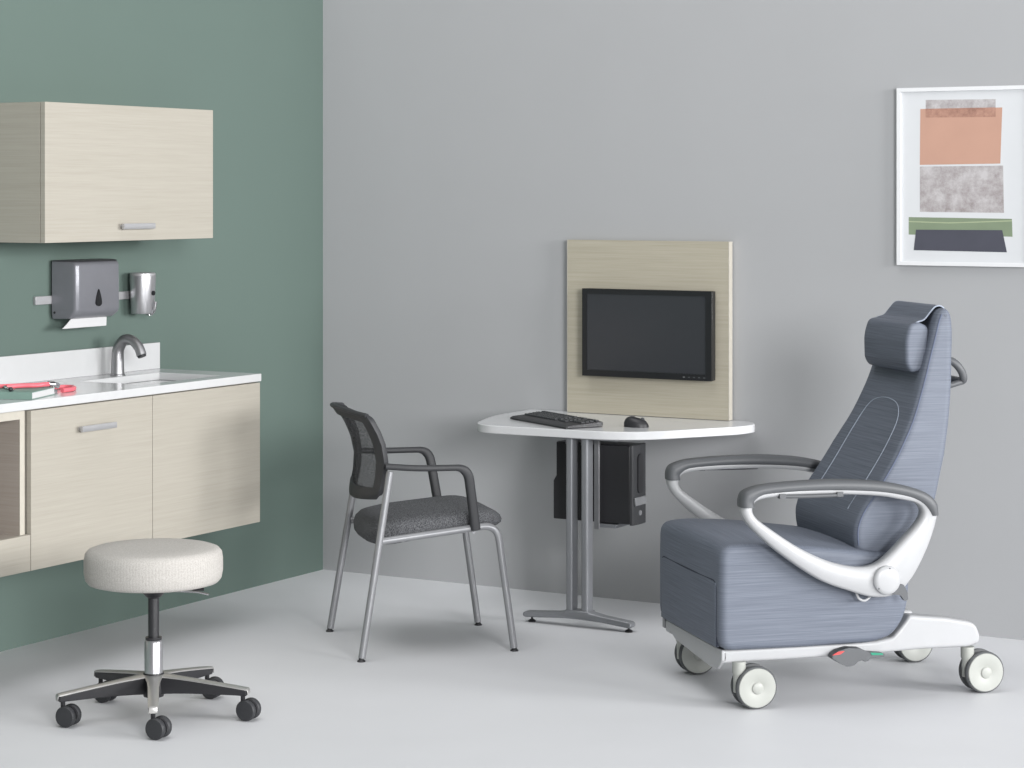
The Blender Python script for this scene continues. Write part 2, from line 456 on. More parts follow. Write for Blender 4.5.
# ------------------------------------------------------------------ faucet
t = thing('faucet', 'brushed steel gooseneck faucet standing behind the sink basin', 'faucet', (.090, -1.43, CT + .0003))
bm = bmesh.new()
path = catmull([(0, 0, 0), (0, 0, .05), (.004, 0, .095), (.030, 0, .128), (.066, 0, .128), (.096, 0, .105), (.110, 0, .076)], 8)
sweep(bm, path, lambda s: .0245 - .0065 * min(1, s * 1.6), 20, up=(0, 1, 0))
obj('spout', bm, M['faucet'], t)
bm = bmesh.new(); lathe(bm, [(.001, 0), (.028, 0), (.028, .002), (.025, .005), (.001, .005)], 32); obj('base_ring', bm, M['faucet'], t)
bm = bmesh.new(); sweep(bm, [(.1085, 0, .0795), (.1125, 0, .0705)], .0155, 20, up=(0, 1, 0)); obj('aerator', bm, M['black_soft'], t)

# ------------------------------------------------------------------ rail, dispensers
tag(obj('wall_rail', bx(.001, .013, -1.778, -1.20, 1.183, 1.212), M['brushed'], bevel=.001), 'short horizontal metal mounting rail fixed to green wall behind the two dispensers', 'rail')
t = thing('paper_towel_dispenser', 'smoke gray boxy paper towel dispenser on the green wall, a sheet hanging out', 'dispenser', (.014, -1.57, 1.131))
bm = bmesh.new()
W = .126
# plan outline (x out from wall, y along wall), rounded front corners
pl = fillet([(0.0, -W, 0), (.104, -W + .012, 0), (.112, W - .012, 0), (0.0, W, 0)], [.018, .018], 5)
def tdring(z, k, dx=0): return [(p.x * k + dx, p.y * (1 - (1 - k) * .12), z) for p in pl]
rings(bm, [tdring(.0, .70), tdring(.004, .78), tdring(.020, .96), tdring(.034, 1.0), tdring(.186, .985), tdring(.196, .96), tdring(.201, .88)])
obj('cover', bm, M['towelbox'], t, angle=50)
bm = bmesh.new()
rings(bm, [tdring(.2012, .94), tdring(.2045, .88), tdring(.2065, .72)])
obj('lid', bm, M['towelbox_dark'], t, label='dark gray top of the dispenser')
bm = bmesh.new()   # teardrop window on the front face
dr = [(math.sin(a) * .0155 * (1 - .0) * (1 if math.cos(a) < 0 else (1 - math.cos(a)) ** .5 * .9 + .1 * 1), -math.cos(a) * -.0 + (math.cos(a) * (.046 if math.cos(a) > 0 else .014))) for a in [2 * PI * k / 32 for k in range(32)]]
prism(bm, [(p[0] - .004, p[1] + .056) for p in dr], .1035, .1125, 'x')
obj('level_window', bm, M['bezel'], t, smooth=False, label='black teardrop window')
bm = bmesh.new(); lathe(bm, [(.0005, 0), (.004, 0), (.004, .002), (.0005, .002)], 16, (.012, -W - .0005, .022), 'y'); obj('lock', bm, M['black'], t)
bm = bmesh.new()
P = [(.066, -.002), (.070, -.010), (.072, -.026), (.074, -.040)]
a = [(p[0], -.105 - .00 * i, p[1]) for i, p in enumerate(P)]
V0 = [bm.verts.new((x, -.085 - .072 * i / 3, z + .008)) for i, (x, z) in enumerate(P)]
V1 = [bm.verts.new((x, .088 - .010 * i / 3, z + .008)) for i, (x, z) in enumerate(P)]
V2 = [bm.verts.new((v.co.x + .0012, v.co.y, v.co.z)) for v in V0]; V3 = [bm.verts.new((v.co.x + .0012, v.co.y, v.co.z)) for v in V1]
for i in range(3):
    bm.faces.new((V0[i], V0[i + 1], V1[i + 1], V1[i])); bm.faces.new((V2[i], V3[i], V3[i + 1], V2[i + 1]))
bm.faces.new((V0[3], V2[3], V3[3], V1[3])); bm.faces.new((V0[0], V1[0], V3[0], V2[0]))
for A_, B_ in ((V0, V2), (V1, V3)):
    for i in range(3): bm.faces.new((A_[i], A_[i + 1], B_[i + 1], B_[i]))
obj('paper_sheet', bm, M['paper'], t, smooth=False, label='white folded paper towel hanging from the slot')

t = thing('soap_dispenser', 'small chrome cylindrical soap dispenser on green wall, right of the towel dispenser', 'dispenser', (.062, -1.254, 1.131))
bm = bmesh.new()
def capsule(z, k, sx=1): return [(math.cos(a) * .047 * k, math.sin(a) * .050 * k, z) for a in [2 * PI * q / 40 for q in range(40)]]
rings(bm, [capsule(.006, .80), capsule(.0, .86), capsule(.002, .88), capsule(.13, 1.0), capsule(.138, .99)])
obj('body', bm, M['satin'], t, angle=60)
bm = bmesh.new(); rings(bm, [capsule(.1385, .99), capsule(.147, .97), capsule(.150, .90)]); obj('lid', bm, M['brushed'], t)
bm = bmesh.new(); lathe(bm, [(.0005, 0), (.009, 0), (.0085, .004), (.0005, .004)], 24, (.045, .004, .075), 'x'); obj('level_window', bm, M['bezel'], t)
bm = bmesh.new()
sweep(bm, catmull([(.020, .008, .004), (.034, .008, -.002), (.047, .008, .012), (.054, .008, .045)], 6), .006, 12); lathe(bm, [(.001, 0), (.010, 0), (.008, .012), (.001, .012)], 20, (.022, .008, -.007))
obj('push_lever', bm, M['chrome'], t)
obj('bracket', bx(-.047, -.040, -.018, .018, .040, .070), M['black'], t)

# ------------------------------------------------------------------ notebook and stethoscope
t = thing('notebook', 'closed green-covered notebook lying on the white countertop under the stethoscope', 'notebook', (.334, -2.272, CT + .0006), math.radians(-70.7))
NX0, NX1, NY0, NY1 = -.105, .085, -.17, .12
obj('back_cover', bx(NX0, NX1, NY0, NY1, .0, .002), M['book'], t, smooth=False)
obj('front_cover', bx(NX0, NX1, NY0, NY1, .0215, .0235), M['book'], t, smooth=False)
obj('pages', bx(NX0 + .002, NX1 - .0005, NY0 + .002, NY1 - .0015, .0021, .0214), M['paper'], t, smooth=False, label='white page block')
obj('spine', bx(NX1, NX1 + .002, NY0, NY1, .0, .0235), M['book'], t, smooth=False)
t = thing('stethoscope', 'pink stethoscope with chrome fittings coiled on the countertop over the notebook', 'stethoscope', (0, 0, 0))
zt = CT + .0312                    # centre height of the tubing where it lies on the notebook
zc = CT + .0078
bm = bmesh.new()
sweep(bm, catmull([(.322, -2.262, zt), (.355, -2.225, zt + .002), (.385, -2.195, zt + .002), (.395, -2.155, zt + .003), (.375, -2.110, zt - .001), (.320, -2.060, zc + .006), (.290, -2.010, zc), (.305, -1.965, zc), (.345, -1.965, zc), (.385, -2.015, zc), (.392, -2.075, zc)], 8), .0074, 14)
obj('tubing', bm, M['pink'], t, label='pink rubber tubing')
bm = bmesh.new()
sweep(bm, catmull([(.290, -2.262, zt), (.330, -2.205, zt + .001), (.362, -2.165, zt + .001), (.366, -2.12, zt + .001)], 6), .0066, 12); obj('tubing', bm, M['pink'], t)
bm = bmesh.new(); lathe(bm, [(.001, 0), (.021, 0), (.022, .004), (.019, .010), (.010, .014), (.001, .014)], 28, (.352, -2.085, CT + .0002)); obj('chestpiece', bm, M['chrome'], t)
bm = bmesh.new(); sweep(bm, catmull([(.366, -2.122, zt + .001), (.372, -2.10, zt), (.366, -2.088, CT + .022), (.356, -2.086, CT + .0145)], 6), .0056, 12)
lathe(bm, [(.001, 0), (.0105, 0), (.0105, .012), (.001, .012)], 20, (.352, -2.086, CT + .014)); obj('chestpiece_stem', bm, M['chrome'], t)
bm = bmesh.new(); sweep(bm, catmull([(.388, -2.145, zt + .004), (.398, -2.125, zt + .002), (.402, -2.105, zt - .006)], 6), .0088, 14); obj('tube_clip', bm, M['chrome'], t)
for (a_, b_, c_, d_) in (((.318, -2.268), (.350, -2.285), (.385, -2.300), (.400, -2.330)), ((.288, -2.268), (.310, -2.300), (.335, -2.322), (.352, -2.350))):
    bm = bmesh.new(); sweep(bm, catmull([(a_[0], a_[1], zt + .001), (b_[0], b_[1], zt - .003), (c_[0], c_[1], zt - .003), (d_[0], d_[1], zt - .002)], 6), .0042, 10); obj('ear_tube', bm, M['chrome'], t)
    bm = bmesh.new(); bmesh.ops.create_uvsphere(bm, u_segments=14, v_segments=10, radius=.0076, matrix=Matrix.Translation((d_[0], d_[1], zt + .0005))); obj('ear_tip', bm, M['black'], t)

# ------------------------------------------------------------------ wall panel, monitor
PX0, PX1, PZ0, PZ1, PY = 1.179, 1.870, .7195, 1.391, -.036
t = thing('wall_panel', 'upright pale woodgrain panel mounted on the gray wall above the white table', 'panel', (0, 0, 0))
obj('board', bx(PX0 + .002, PX1 - .003, PY, -.006, PZ0, PZ1), M['lamp'], t, smooth=False)
obj('edge_band', bx(PX1 - .0028, PX1, PY - .0003, -.006, PZ0, PZ1), M['edge'], t, smooth=False)
obj('edge_band', bx(PX0, PX0 + .0018, PY - .0003, -.006, PZ0, PZ1), M['edge'], t, smooth=False)
obj('mounting_batten', bx(PX0 + .1, PX1 - .1, -.006, -.0005, PZ0 + .1, PZ1 - .1), M['black'], t, smooth=False)
t = thing('monitor', 'black flat screen monitor hung on the pale woodgrain panel', 'monitor', (0, 0, 0))
mx0, mx1, mz0, mz1 = 1.270, 1.819, .868, 1.205
bm = bmesh.new(); box(bm, mx0, mx1, -.078, -.045, mz0, mz1)
obj('housing', bm, M['bezel'], t, bevel=.004, seg=3)
bm = bmesh.new()
yb = -.080
for r_ in ((mx0, mx1, mz1 - .019, mz1), (mx0, mx1, mz0, mz0 + .024), (mx0, mx0 + .020, mz0 + .024, mz1 - .019), (mx1 - .024, mx1, mz0 + .024, mz1 - .019)):
    box(bm, r_[0], r_[1], yb - .003, -.0783, r_[2], r_[3])
bmesh.ops.remove_doubles(bm, verts=bm.verts, dist=1e-5)
obj('bezel', bm, M['bezel'], t, smooth=False)
obj('screen', bx(mx0 + .019, mx1 - .023, yb, -.0782, mz0 + .023, mz1 - .018), M['screen'], t, smooth=False, label='blank dark gray screen')
for k in range(5):
    x = 1.705 + .021 * k
    bm = bmesh.new(); box(bm, x - .004, x + .004, yb - .0042, yb - .003, mz0 + .010, mz0 + .013)
    obj('button', bm, M['silver'] if k == 0 else M['gray_pad'], t, smooth=False)
obj('mount', bx(1.45, 1.65, -.045, PY - .0005, .98, 1.10), M['black'], t, smooth=False)

# ------------------------------------------------------------------ table
t = thing('table', 'small white-topped worktable on a gray twin-column foot against the gray wall', 'table', (1.515, -.56, 0))
TT = .718
out = [(1.00, -.003), (1.935, -.003), (2.004, -.085), (1.992, -.190), (1.735, -.600), (1.095, -.622), (.994, -.30)]
o3 = [Vector((p[0] - 1.515, p[1] + .56, 0)) for p in out]
loop = fillet([o3[0]] + o3[1:] + [o3[0]], [.05, .04, .06, .17, .11, .12], 10)
loop[0] = loop[0] + Vector((0, 0, 0)); loop = loop[:-1]
bm = bmesh.new(); prism(bm, [(p.x, p.y) for p in loop], TT - .030, TT, 'z')
obj('tabletop', bm, M['table_white'], t, bevel=.003, seg=3, angle=40, label='glossy white top with angled front corners')
def rrect(cx, cy, hx, hy, r, n=4):
    pts = []
    for (sx, sy, a0) in ((1, 1, 0), (-1, 1, 90), (-1, -1, 180), (1, -1, 270)):
        for q in range(n + 1):
            a = math.radians(a0 + 90 * q / n); pts.append((cx + sx * (hx - r) + r * math.cos(a), cy + sy * (hy - r) + r * math.sin(a)))
    return pts
for x in (1.4825, 1.5450):
    bm = bmesh.new(); prism(bm, rrect(x - 1.515, 0, .0140, .024, .008), .062, TT - .056, 'z')
    obj('column', bm, M['table_leg'], t, angle=50)
    bm = bmesh.new(); prism(bm, rrect(x - 1.515, 0, .0150, .025, .008), TT - .056, TT - .0305, 'z')
    obj('column_collar', bm, M['table_leg'], t, angle=50)
bm = bmesh.new()   # arched cast foot
top = [(-.228, .034), (-.218, .039), (-.09, .048), (-.052, .054), (-.047, .062), (.047, .062), (.052, .057), (.10, .049), (.208, .038), (.216, .032)]
bot = [(.216, .020), (.209, .016), (.10, .026), (.02, .030), (-.05, .030), (-.218, .018), (-.228, .022)]
P2 = top + bot
rings(bm, [[(p[0], y * (1.0 if abs(p[0]) < .09 else (.80)), p[1] * 1.0 - ins) for p in P2] for y, ins in ((-.026, 0), (.026, 0))])
obj('foot', bm, M['table_leg'], t, bevel=.005, seg=3, angle=60)
for x in (-.199, .199):
    bm = bmesh.new(); lathe(bm, [(.001, .0), (.014, .0), (.015, .004), (.008, .009), (.004, .011), (.004, .022), (.001, .022)], 24, (x, 0, 0)); obj('glide', bm, M['black'], t)
obj('support_plate', bx(-.16, .16, -.028, .16, TT - .0345, TT - .0303), M['table_leg'], t, smooth=False)

# computer tower under the tabletop
t = thing('computer_tower', 'black computer tower slung under the white tabletop behind the gray columns', 'computer', (1.54, -.44, .37))
bm = bmesh.new()
prism(bm, [(-.172, .004), (.143, .004), (.143, .288), (-.160, .288), (-.160, .165), (-.172, .145)], -.052, .062, 'y')
obj('case', bm, M['black'], t, bevel=.003)
bm = bmesh.new()
prism(bm, fillet([(.1432, -.052, 0), (.154, -.050, 0), (.160, .0, 0), (.156, .055, 0), (.1432, .062, 0)], .012, 4), 0.0, .290, 'z')
obj('front_bezel', bm, M['black_soft'], t, angle=50)
bm = bmesh.new(); prism(bm, rrect(0.000, .185, .020, .072, .018), .158, .1625, 'x'); obj('drive_cover', bm, M['black'], t)
bm = bmesh.new(); prism(bm, [(-.04, .070), (.04, .070), (.045, .100), (-.045, .100)], .156, .1632, 'x'); obj('trim_band', bm, M['silver'], t, bevel=.002)
bm = bmesh.new(); lathe(bm, [(.0005, 0), (.010, 0), (.009, .003), (.0005, .003)], 20, (.159, .0, .042), 'x'); obj('power_button', bm, M['silver'], t)
t = thing('computer_bracket', 'slim gray metal hanger strap holding the black computer tower under the table', 'bracket', (1.554, -.500, .35))
bm = bmesh.new(); box(bm, -.010, .010, -.0045, .0045, 0.0, .333); obj('strap', bm, M['silver'], t, bevel=.001)
bm = bmesh.new(); box(bm, -.010, .075, .0048, .124, .006, .0195); obj('shelf', bm, M['table_leg'], t, bevel=.001)

# keyboard
t = thing('keyboard', 'black keyboard lying angled on the left of the white tabletop', 'keyboard', (1.340, -.422, TT), math.radians(-31))
bm = bmesh.new()
prism(bm, [(-.082, .001), (.078, .001), (.082, .016), (.074, .021), (-.070, .012), (-.084, .006)], -.222, .222, 'x')
bmesh.ops.scale(bm, verts=bm.verts, vec=(1, 1, 1))
obj('case', bm, M['black'], t, bevel=.002)
t.scale = (.94, .97, 1)
kp = None
rows = [(.062, 0.0), (.038, 0), (.019, .004), (.000, .007), (-.019, .011), (-.038, 0.0)]
nk = 0
for r, (ky, shift) in enumerate(rows):
    zz = .0125 + (ky + .070) / .144 * .009
    xs = []
    if r == 5: xs = [(-.205, .022), (-.181, .020), (-.158, .020), (-.092, .106), (-.025, .020), (-.002, .020), (.021, .022)]
    else: xs = [(-.207 + shift + .019 * k, .0165) for k in range(14 - (1 if r == 4 else 0))]
    xs += [(.076 + .019 * k, .0165) for k in range(3)] + [(.146 + .019 * k, .0165) for k in range(4)]
    for (kx, kw) in xs:
        if nk >= 100: break
        if kw == .0165 and kp is not None:
            c = kp.copy(); COL.objects.link(c); c.parent = t; c.location = (kx, ky, zz)
        else:
            bm = bmesh.new(); h = kw / 2
            rings(bm, [[(-h, -.0082, 0), (h, -.0082, 0), (h, .0082, 0), (-h, .0082, 0)], [(-h + .002, -.006, .005), (h - .002, -.006, .005), (h - .002, .0065, .005), (-h + .002, .0065, .005)]])
            c = obj('key', bm, M['keys'], t, smooth=False, loc=(kx, ky, zz))
            if kw == .0165: kp = c
        nk += 1
# mouse
t = thing('computer_mouse', 'black computer mouse on the white tabletop, right of the keyboard', 'mouse', (1.664, -.40, TT), math.radians(10))
bm = bmesh.new()
R = []
for k in range(9):
    a = PI / 2 * k / 8
    s = math.cos(a); z = .001 + .034 * math.sin(a)
    R.append([(math.cos(q) * .047 * max(s, .02) ** .55 - .004 * math.sin(a), math.sin(q) * .030 * max(s, .02) ** .55, z * (1 - .12 * math.cos(q))) for q in [2 * PI * j / 28 for j in range(28)]])
rings(bm, R); obj('shell', bm, M['black'], t, angle=80)
bm = bmesh.new(); lathe(bm, [(.0005, -.003), (.008, -.003), (.009, 0), (.008, .003), (.0005, .003)], 20, (.023, 0, .0265), 'y'); obj('scroll_wheel', bm, M['gray_pad'], t)

# ------------------------------------------------------------------ picture
t = thing('framed_picture', 'white framed abstract print of salmon, gray, green and slate shapes on gray wall', 'picture', (2.772, -.001, 1.633))
fx, fz = .248, .3195
bm = bmesh.new()
for r_ in ((-fx, fx, fz - .014, fz), (-fx, fx, -fz, -fz + .014), (-fx, -fx + .014, -fz + .014, fz - .014), (fx - .014, fx, -fz + .014, fz - .014)):
    box(bm, r_[0], r_[1], -.020, 0, r_[2], r_[3])
bmesh.ops.remove_doubles(bm, verts=bm.verts, dist=1e-5)
obj('frame', bm, M['frame_white'], t, smooth=False)
obj('print', bx(-fx + .014, fx - .014, -.012, -.004, -fz + .014, fz - .014), M['mat'], t, smooth=False)
def art(name, pts, mat, lay):
    bm = bmesh.new(); prism(bm, [(p[0] - 2.779, p[1] - 1.633) for p in pts], -.0122 - .0003 * lay, -.0119 - .0003 * lay, 'y'); obj(name, bm, mat, t, smooth=False)
art('gray_block', [(2.638, 1.908), (2.896, 1.906), (2.896, 1.86), (2.638, 1.86)], M['speck'], 0)
art('salmon_block', [(2.618, 1.876), (2.920, 1.876), (2.913, 1.678), (2.616, 1.675)], M['orange'], 1)
art('overlap_strip', [(2.638, 1.8765), (2.896, 1.8765), (2.896, 1.843), (2.638, 1.845)], M['speck_o'], 2)
art('gray_block', [(2.616, 1.669), (2.923, 1.671), (2.926, 1.504), (2.616, 1.506)], M['speck'], 0)
art('green_block', [(2.574, 1.487), (2.955, 1.483), (2.957, 1.420), (2.574, 1.424)], M['green_print'], 0)
art('green_line', [(2.574, 1.473), (2.724, 1.469), (2.834, 1.473), (2.955, 1.478), (2.955, 1.474), (2.834, 1.469), (2.724, 1.465), (2.574, 1.469)], M['green_line'], 1)
art('slate_block', [(2.602, 1.442), (2.920, 1.443), (2.937, 1.365), (2.593, 1.368)], M['navy'], 2)

# ------------------------------------------------------------------ stool
t = thing('rolling_stool', 'round oatmeal rolling stool on five black casters in front of the cabinets', 'stool', (1.057, -2.426, 0), math.radians(20.5))
bm = bmesh.new()
prof = [(.001, .393), (.180, .393), (.195, .397), (.203, .407), (.2075, .430), (.2075, .464), (.2045, .484), (.196, .494), (.182, .499), (.12, .502), (.001, .503)]
lathe(bm, [(r, h + .008) for r, h in prof], 96)
obj('seat', bm, M['stool_fab'], t, angle=80)
bm = bmesh.new(); lathe(bm, [(.001, .4005), (.065, .4005), (.065, .386), (.036, .374), (.026, .362), (.018, .356), (.001, .356)], 32); obj('seat_plate', bm, M['black'], t)
bm = bmesh.new(); lathe(bm, [(.001, .22), (.0165, .22), (.0165, .360), (.001, .360)], 32); obj('gas_lift', bm, M['black'], t)
bm = bmesh.new(); lathe(bm, [(.001, .228), (.022, .228), (.0245, .231), (.0245, .238), (.001, .238)], 32); obj('column_cap', bm, M['black'], t)
bm = bmesh.new(); lathe(bm, [(.001, .09), (.0275, .09), (.0275, .224), (.024, .229), (.001, .229)], 40); obj('column', bm, M['satin'], t, label='polished chrome column sleeve')
bm = bmesh.new()
la = math.radians(33.0 - 20.5)
sweep(bm, [(.03 * math.cos(la), .03 * math.sin(la), .378), (.13 * math.cos(la), .13 * math.sin(la), .372), (.165 * math.cos(la), .165 * math.sin(la), .364)], .0035, 10)
obj('height_lever', bm, M['chrome'], t)
bm = bmesh.new(); sweep(bm, [(.115 * math.cos(la + .12), .115 * math.sin(la + .12), .378), (.150 * math.cos(la + .12), .150 * math.sin(la + .12), .377)], .010, 12, ry=.005); obj('lever_tab', bm, M['black'], t)
# one leg with polished cap and caster, copied round the hub
def zt_(r): return .128 - (.128 - .096) * ((r - .02) / .265) ** 1.15
bm = bmesh.new(); R = []
for r in [.0, .03, .07, .12, .18, .24, .291]:
    rr = max(r, .02); h = zt_(rr) - .006; w = .021 - .006 * rr / .28; dpt = .058 - .040 * (rr / .285) ** .8
    R.append([(r, -w, h), (r, w, h), (r, w * .8, h - dpt), (r, -w * .8, h - dpt)])
rings(bm, R); leg0 = obj('base_leg', bm, M['black'], t, bevel=.002)
bm = bmesh.new(); R = []
for r in [.0, .02, .045, .08, .12, .18, .24, .288, .294]:
    rr = max(r, .02); h = zt_(rr); w = (.030 - .012 * min(1, rr / .10)) - .003 * rr / .28
    if r == .294: w *= .9
    R.append([(r, -w, h - .0058), (r, -w, h - .002), (r, -w * .6, h), (r, w * .6, h), (r, w, h - .002), (r, w, h - .0058)])
R.append([(.297, p[1] * .9, p[2] - .004 if i in (1, 2, 3, 4) else p[2] - .014) for i, p in enumerate(R[-1])])
rings(bm, R); cap0 = obj('polished_cap', bm, M['polish'], leg0, label='polished metal strip on the leg')
def twin_caster(ang):
    """two small black wheels under a stem, at the origin"""
    e = []
    bm = bmesh.new()
    lathe(bm, [(.001, .038), (.007, .038), (.007, .088), (.009, .092), (.001, .092)], 16)
    prism(bm, rrect(0, 0, .010, .012, .005), .030, .050, 'z')
    # hood wrapping over the wheels
    hood = [(.019 + .031 * math.cos(a), .030 + .031 * math.sin(a)) for a in [math.radians(x) for x in range(-10, 171, 15)]] + [(.019 + .022 * math.cos(a), .030 + .022 * math.sin(a)) for a in [math.radians(x) for x in range(170, -11, -15)]]
    prism(bm, hood, -.0045, .0045, 'y')
    rot(bm, ang); e.append(bm)
    for s in (-1, 1):
        bm = bmesh.new()
        lathe(bm, [(.001, .0), (.026, .0), (.0295, .003), (.0315, .008), (.0315, .016), (.0285, .021), (.016, .022), (.001, .022)], 32, (0, 0, 0), 'y')
        if s < 0: bmesh.ops.scale(bm, verts=bm.verts, vec=(1, -1, 1))
        move(bm, (.019, s * .0052, .0315)); rot(bm, ang); e.append(bm)
    return e
swivel = [200, 150, 175, 120, 95]
for k in range(5):
    a = 2 * PI * k / 5
    if k == 0: leg = leg0
    else:
        leg = copy_part(leg0, t, a)
    bms = twin_caster(0)
    cpos = (.278 * math.cos(a), .278 * math.sin(a), 0)
    wa = math.radians([8, 14, 4, 10, 6][k] - 20.5)   # swivel of each caster
    bb = bms[0]; rot(bb, wa); fork = obj('caster', bb, M['black'], t, loc=cpos)
    for bw in bms[1:]:
        rot(bw, wa); obj('wheel', bw, M['black_soft'], fork)
bm = bmesh.new(); lathe(bm, [(.001, .060), (.030, .060), (.034, .075), (.034, .120), (.030, .131), (.001, .131)], 40); obj('hub', bm, M['black'], t)

# ------------------------------------------------------------------ armchair
t = thing('armchair', 'mesh-back armchair with charcoal padded seat and silver legs beside the white table', 'chair', (1.16, -1.08, 0), math.radians(45.7))
# local: x forward, y to the chair's left (far side), near side is -y
for s in (-1, 1):
    bm = bmesh.new(); sweep(bm, [(-.268, s * .271, .012), (-.166, s * .250, .632)], .0125, 16); obj('leg', bm, M['silver'], t)
    bm = bmesh.new()
    sweep(bm, fillet([(.272, s * .240, .012), (.212, s * .238, .437), (-.198, s * .252, .398)], .055, 10), .0125, 16); obj('leg', bm, M['silver'], t, label='front leg tube bending back into the seat rail')
    for (gx, gy) in ((-.270, .2712), (.2735, .2398)):
        bm = bmesh.new(); lathe(bm, [(.001, 0), (.014, 0), (.014, .003), (.009, .008), (.009, .014), (.001, .014)], 20, (gx, s * gy, 0)); obj('foot_cap', bm, M['black'], t)
    bm = bmesh.new()
    pa = fillet([(-.180, s * .247, .650), (-.08, s * .272 + .006, .642), (.100, s * .279 + .010, .640), (.132, s * .258 + .004, .425)], [.05, .045], 8)
    sweep(bm, pa, lambda u: .0105 + .0060 * min(1, max(0, (u - .55) * 5)), 16, ry=.0145, up=(0, 1, 0), power=3)
    obj('armrest', bm, M['black_soft'], t, label='black plastic arm loop')
bm = bmesh.new()
for x, z in ((.13, .4175), (-.12, .397)):
    sweep(bm, [(x, -.240, z), (x, .240, z)], .008, 10)
obj('cross_bar', bm, M['silver'], t)
bm = bmesh.new(); R = []
for (z, ins) in [(.402, .06), (.405, .03), (.412, .012), (.424, .002), (.440, 0), (.455, .006), (.466, .020), (.473, .045), (.477, .09)]:
    hx, hy = .242 - ins, .228 - ins; ring = []
    for q in range(56):
        a = 2 * PI * q / 56; c, s_ = math.cos(a), math.sin(a); pw = 2 / 4.2
        x = hx * math.copysign(abs(c) ** pw, c); y = hy * math.copysign(abs(s_) ** pw, s_) * (1.0 - .04 * (x < 0) * (x / hx) ** 2)
        zz = z + .085 * x + (.0); zz += .10 * min(0, x) * (1 - min(1, (z - .402) / .06))
        if x > .12: zz -= ((x - .12) / .12) ** 2 * .030 * (z - .39) / .08
        ring.append((x + .022, y, zz + .004 * (abs(y) / .228) ** 2 * (1 if z > .45 else 0)))
    R.append(ring)
rings(bm, R); obj('seat', bm, M['seat_fab'], t, angle=80, label='charcoal tweed padded seat')
# backrest surface
EP = [(.53, -.195), (.60, -.178), (.66, -.172), (.72, -.182), (.76, -.198), (.80, -.220), (.825, -.236)]
def edge_x(z):
    for (z0, x0), (z1, x1) in zip(EP, EP[1:]):
        if z <= z1: return x0 + (x1 - x0) * (z - z0) / (z1 - z0)
    return EP[-1][1]
def bsurf(u, v):
    z = .537 + v * .286
    hw = .222 * (1 - .06 * max(0, .5 - v) * 2)
    # rounded outer corners
    cv = min(v, 1 - v) / .10
    if cv < 1: hw *= 1 - .11 * (1 - math.sqrt(max(0, 1 - (1 - cv) ** 2)))
    y = u * hw
    bulge = .042 + .026 * v
    x = edge_x(z) - bulge * (1 - abs(u) ** 2.2)
    z2 = z + (.016 * (1 - u * u) if v > .9 else .016 * (1 - u * u) * v / .9) - .020 * (1 - u * u) * (1 - v)
    return Vector((x, y, z2))
us = [-1 + 2 * i / 32 for i in range(33)]; vs = [i / 30 for i in range(31)]
def surf(cond):
    bm = bmesh.new(); V = {}
    for i, u in enumerate(us):
        for j, v in enumerate(vs): V[i, j] = bm.verts.new(bsurf(u, v))
    for i in range(32):
        for j in range(30):
            uc = (us[i] + us[i + 1]) / 2; vc = (vs[j] + vs[j + 1]) / 2
            if cond(abs(uc), vc): bm.faces.new((V[i, j], V[i + 1, j], V[i + 1, j + 1], V[i, j + 1]))
    bmesh.ops.delete(bm, geom=[v for v in bm.verts if not v.link_faces], context='VERTS')
    return bm
o = obj('back_frame', surf(lambda u, v: u > .82 or v < .13 or v > .90), M['black_soft'], t, angle=60)
md = o.modifiers.new('th', 'SOLIDIFY'); md.thickness = .020; md.offset = 0
md = o.modifiers.new('bv', 'BEVEL'); md.width = .006; md.segments = 3; md.limit_method = 'ANGLE'; md.angle_limit = math.radians(50)
o = obj('back_mesh', surf(lambda u, v: u < .82 and .13 < v < .90), M['mesh'], t, angle=60, label='see-through black mesh back panel')
md = o.modifiers.new('th', 'SOLIDIFY'); md.thickness = .0015; md.offset = 0
bm = bmesh.new()
sweep(bm, [bsurf(u, .985) + Vector((-.006, 0, .0)) for u in us], lambda s: .010, 14, ry=.008); obj('back_lip', bm, M['black_soft'], t)

# ------------------------------------------------------------------ recliner
t = thing('medical_recliner', 'slate blue upholstered medical recliner with white loop arms on large casters', 'recliner', (2.665, -.97, 0), math.radians(225))
# local: x forward, y to the near side
def closed_profile(P, r, seg=4):
    P = [Vector((p[0], p[1], 0)) for p in P]; n = len(P); out = []
    for i in range(n):
        a, b, c = P[i - 1], P[i], P[(i + 1) % n]
        d0, d1 = a - b, c - b; rr = min(r, d0.length * .45, d1.length * .45)
        s_, e = b + d0.normalized() * rr, b + d1.normalized() * rr
        for k in range(seg + 1):
            q = k / seg; p = s_ * (1 - q) ** 2 + b * 2 * q * (1 - q) + e * q * q; out.append((p.x, p.y))
    return out
HW = .292
seatP = closed_profile([(.500, .182), (.500, .30), (.500, .400), (.498, .496), (.42, .505), (.25, .494), (.08, .472), (-.10, .448), (-.128, .40), (-.124, .31), (-.110, .255), (-.070, .200), (.00, .182), (.25, .180)], .042)
bm = bmesh.new(); puff(bm, seatP, HW, .022, crown=lambda x, u, z: (x + (.006 * (1 - u * u) if x > .45 else 0), u * HW, z + (.012 * (1 - u * u) if z > .44 else 0)))
obj('seat', bm, M['rec'], t, angle=80, label='slate blue upholstered seat block')
bm = bmesh.new()   # footrest flap on the front of the block
fl = closed_profile([(.490, .188), (.5035, .188), (.5045, .37), (.5035, .386), (.490, .386)], .005)
puff(bm, fl, .254, .004, ny=4)
obj('footrest', bm, M['rec'], t, angle=80)
bm = bmesh.new()
sweep(bm, fillet([(.4995, -.2560, .19), (.4995, -.2560, .3905), (.5050, 0, .3905), (.4995, .2560, .3905), (.4995, .2560, .19)], .03, 5), .0030, 8)
obj('footrest_seam', bm, M['seam_dark'], t)
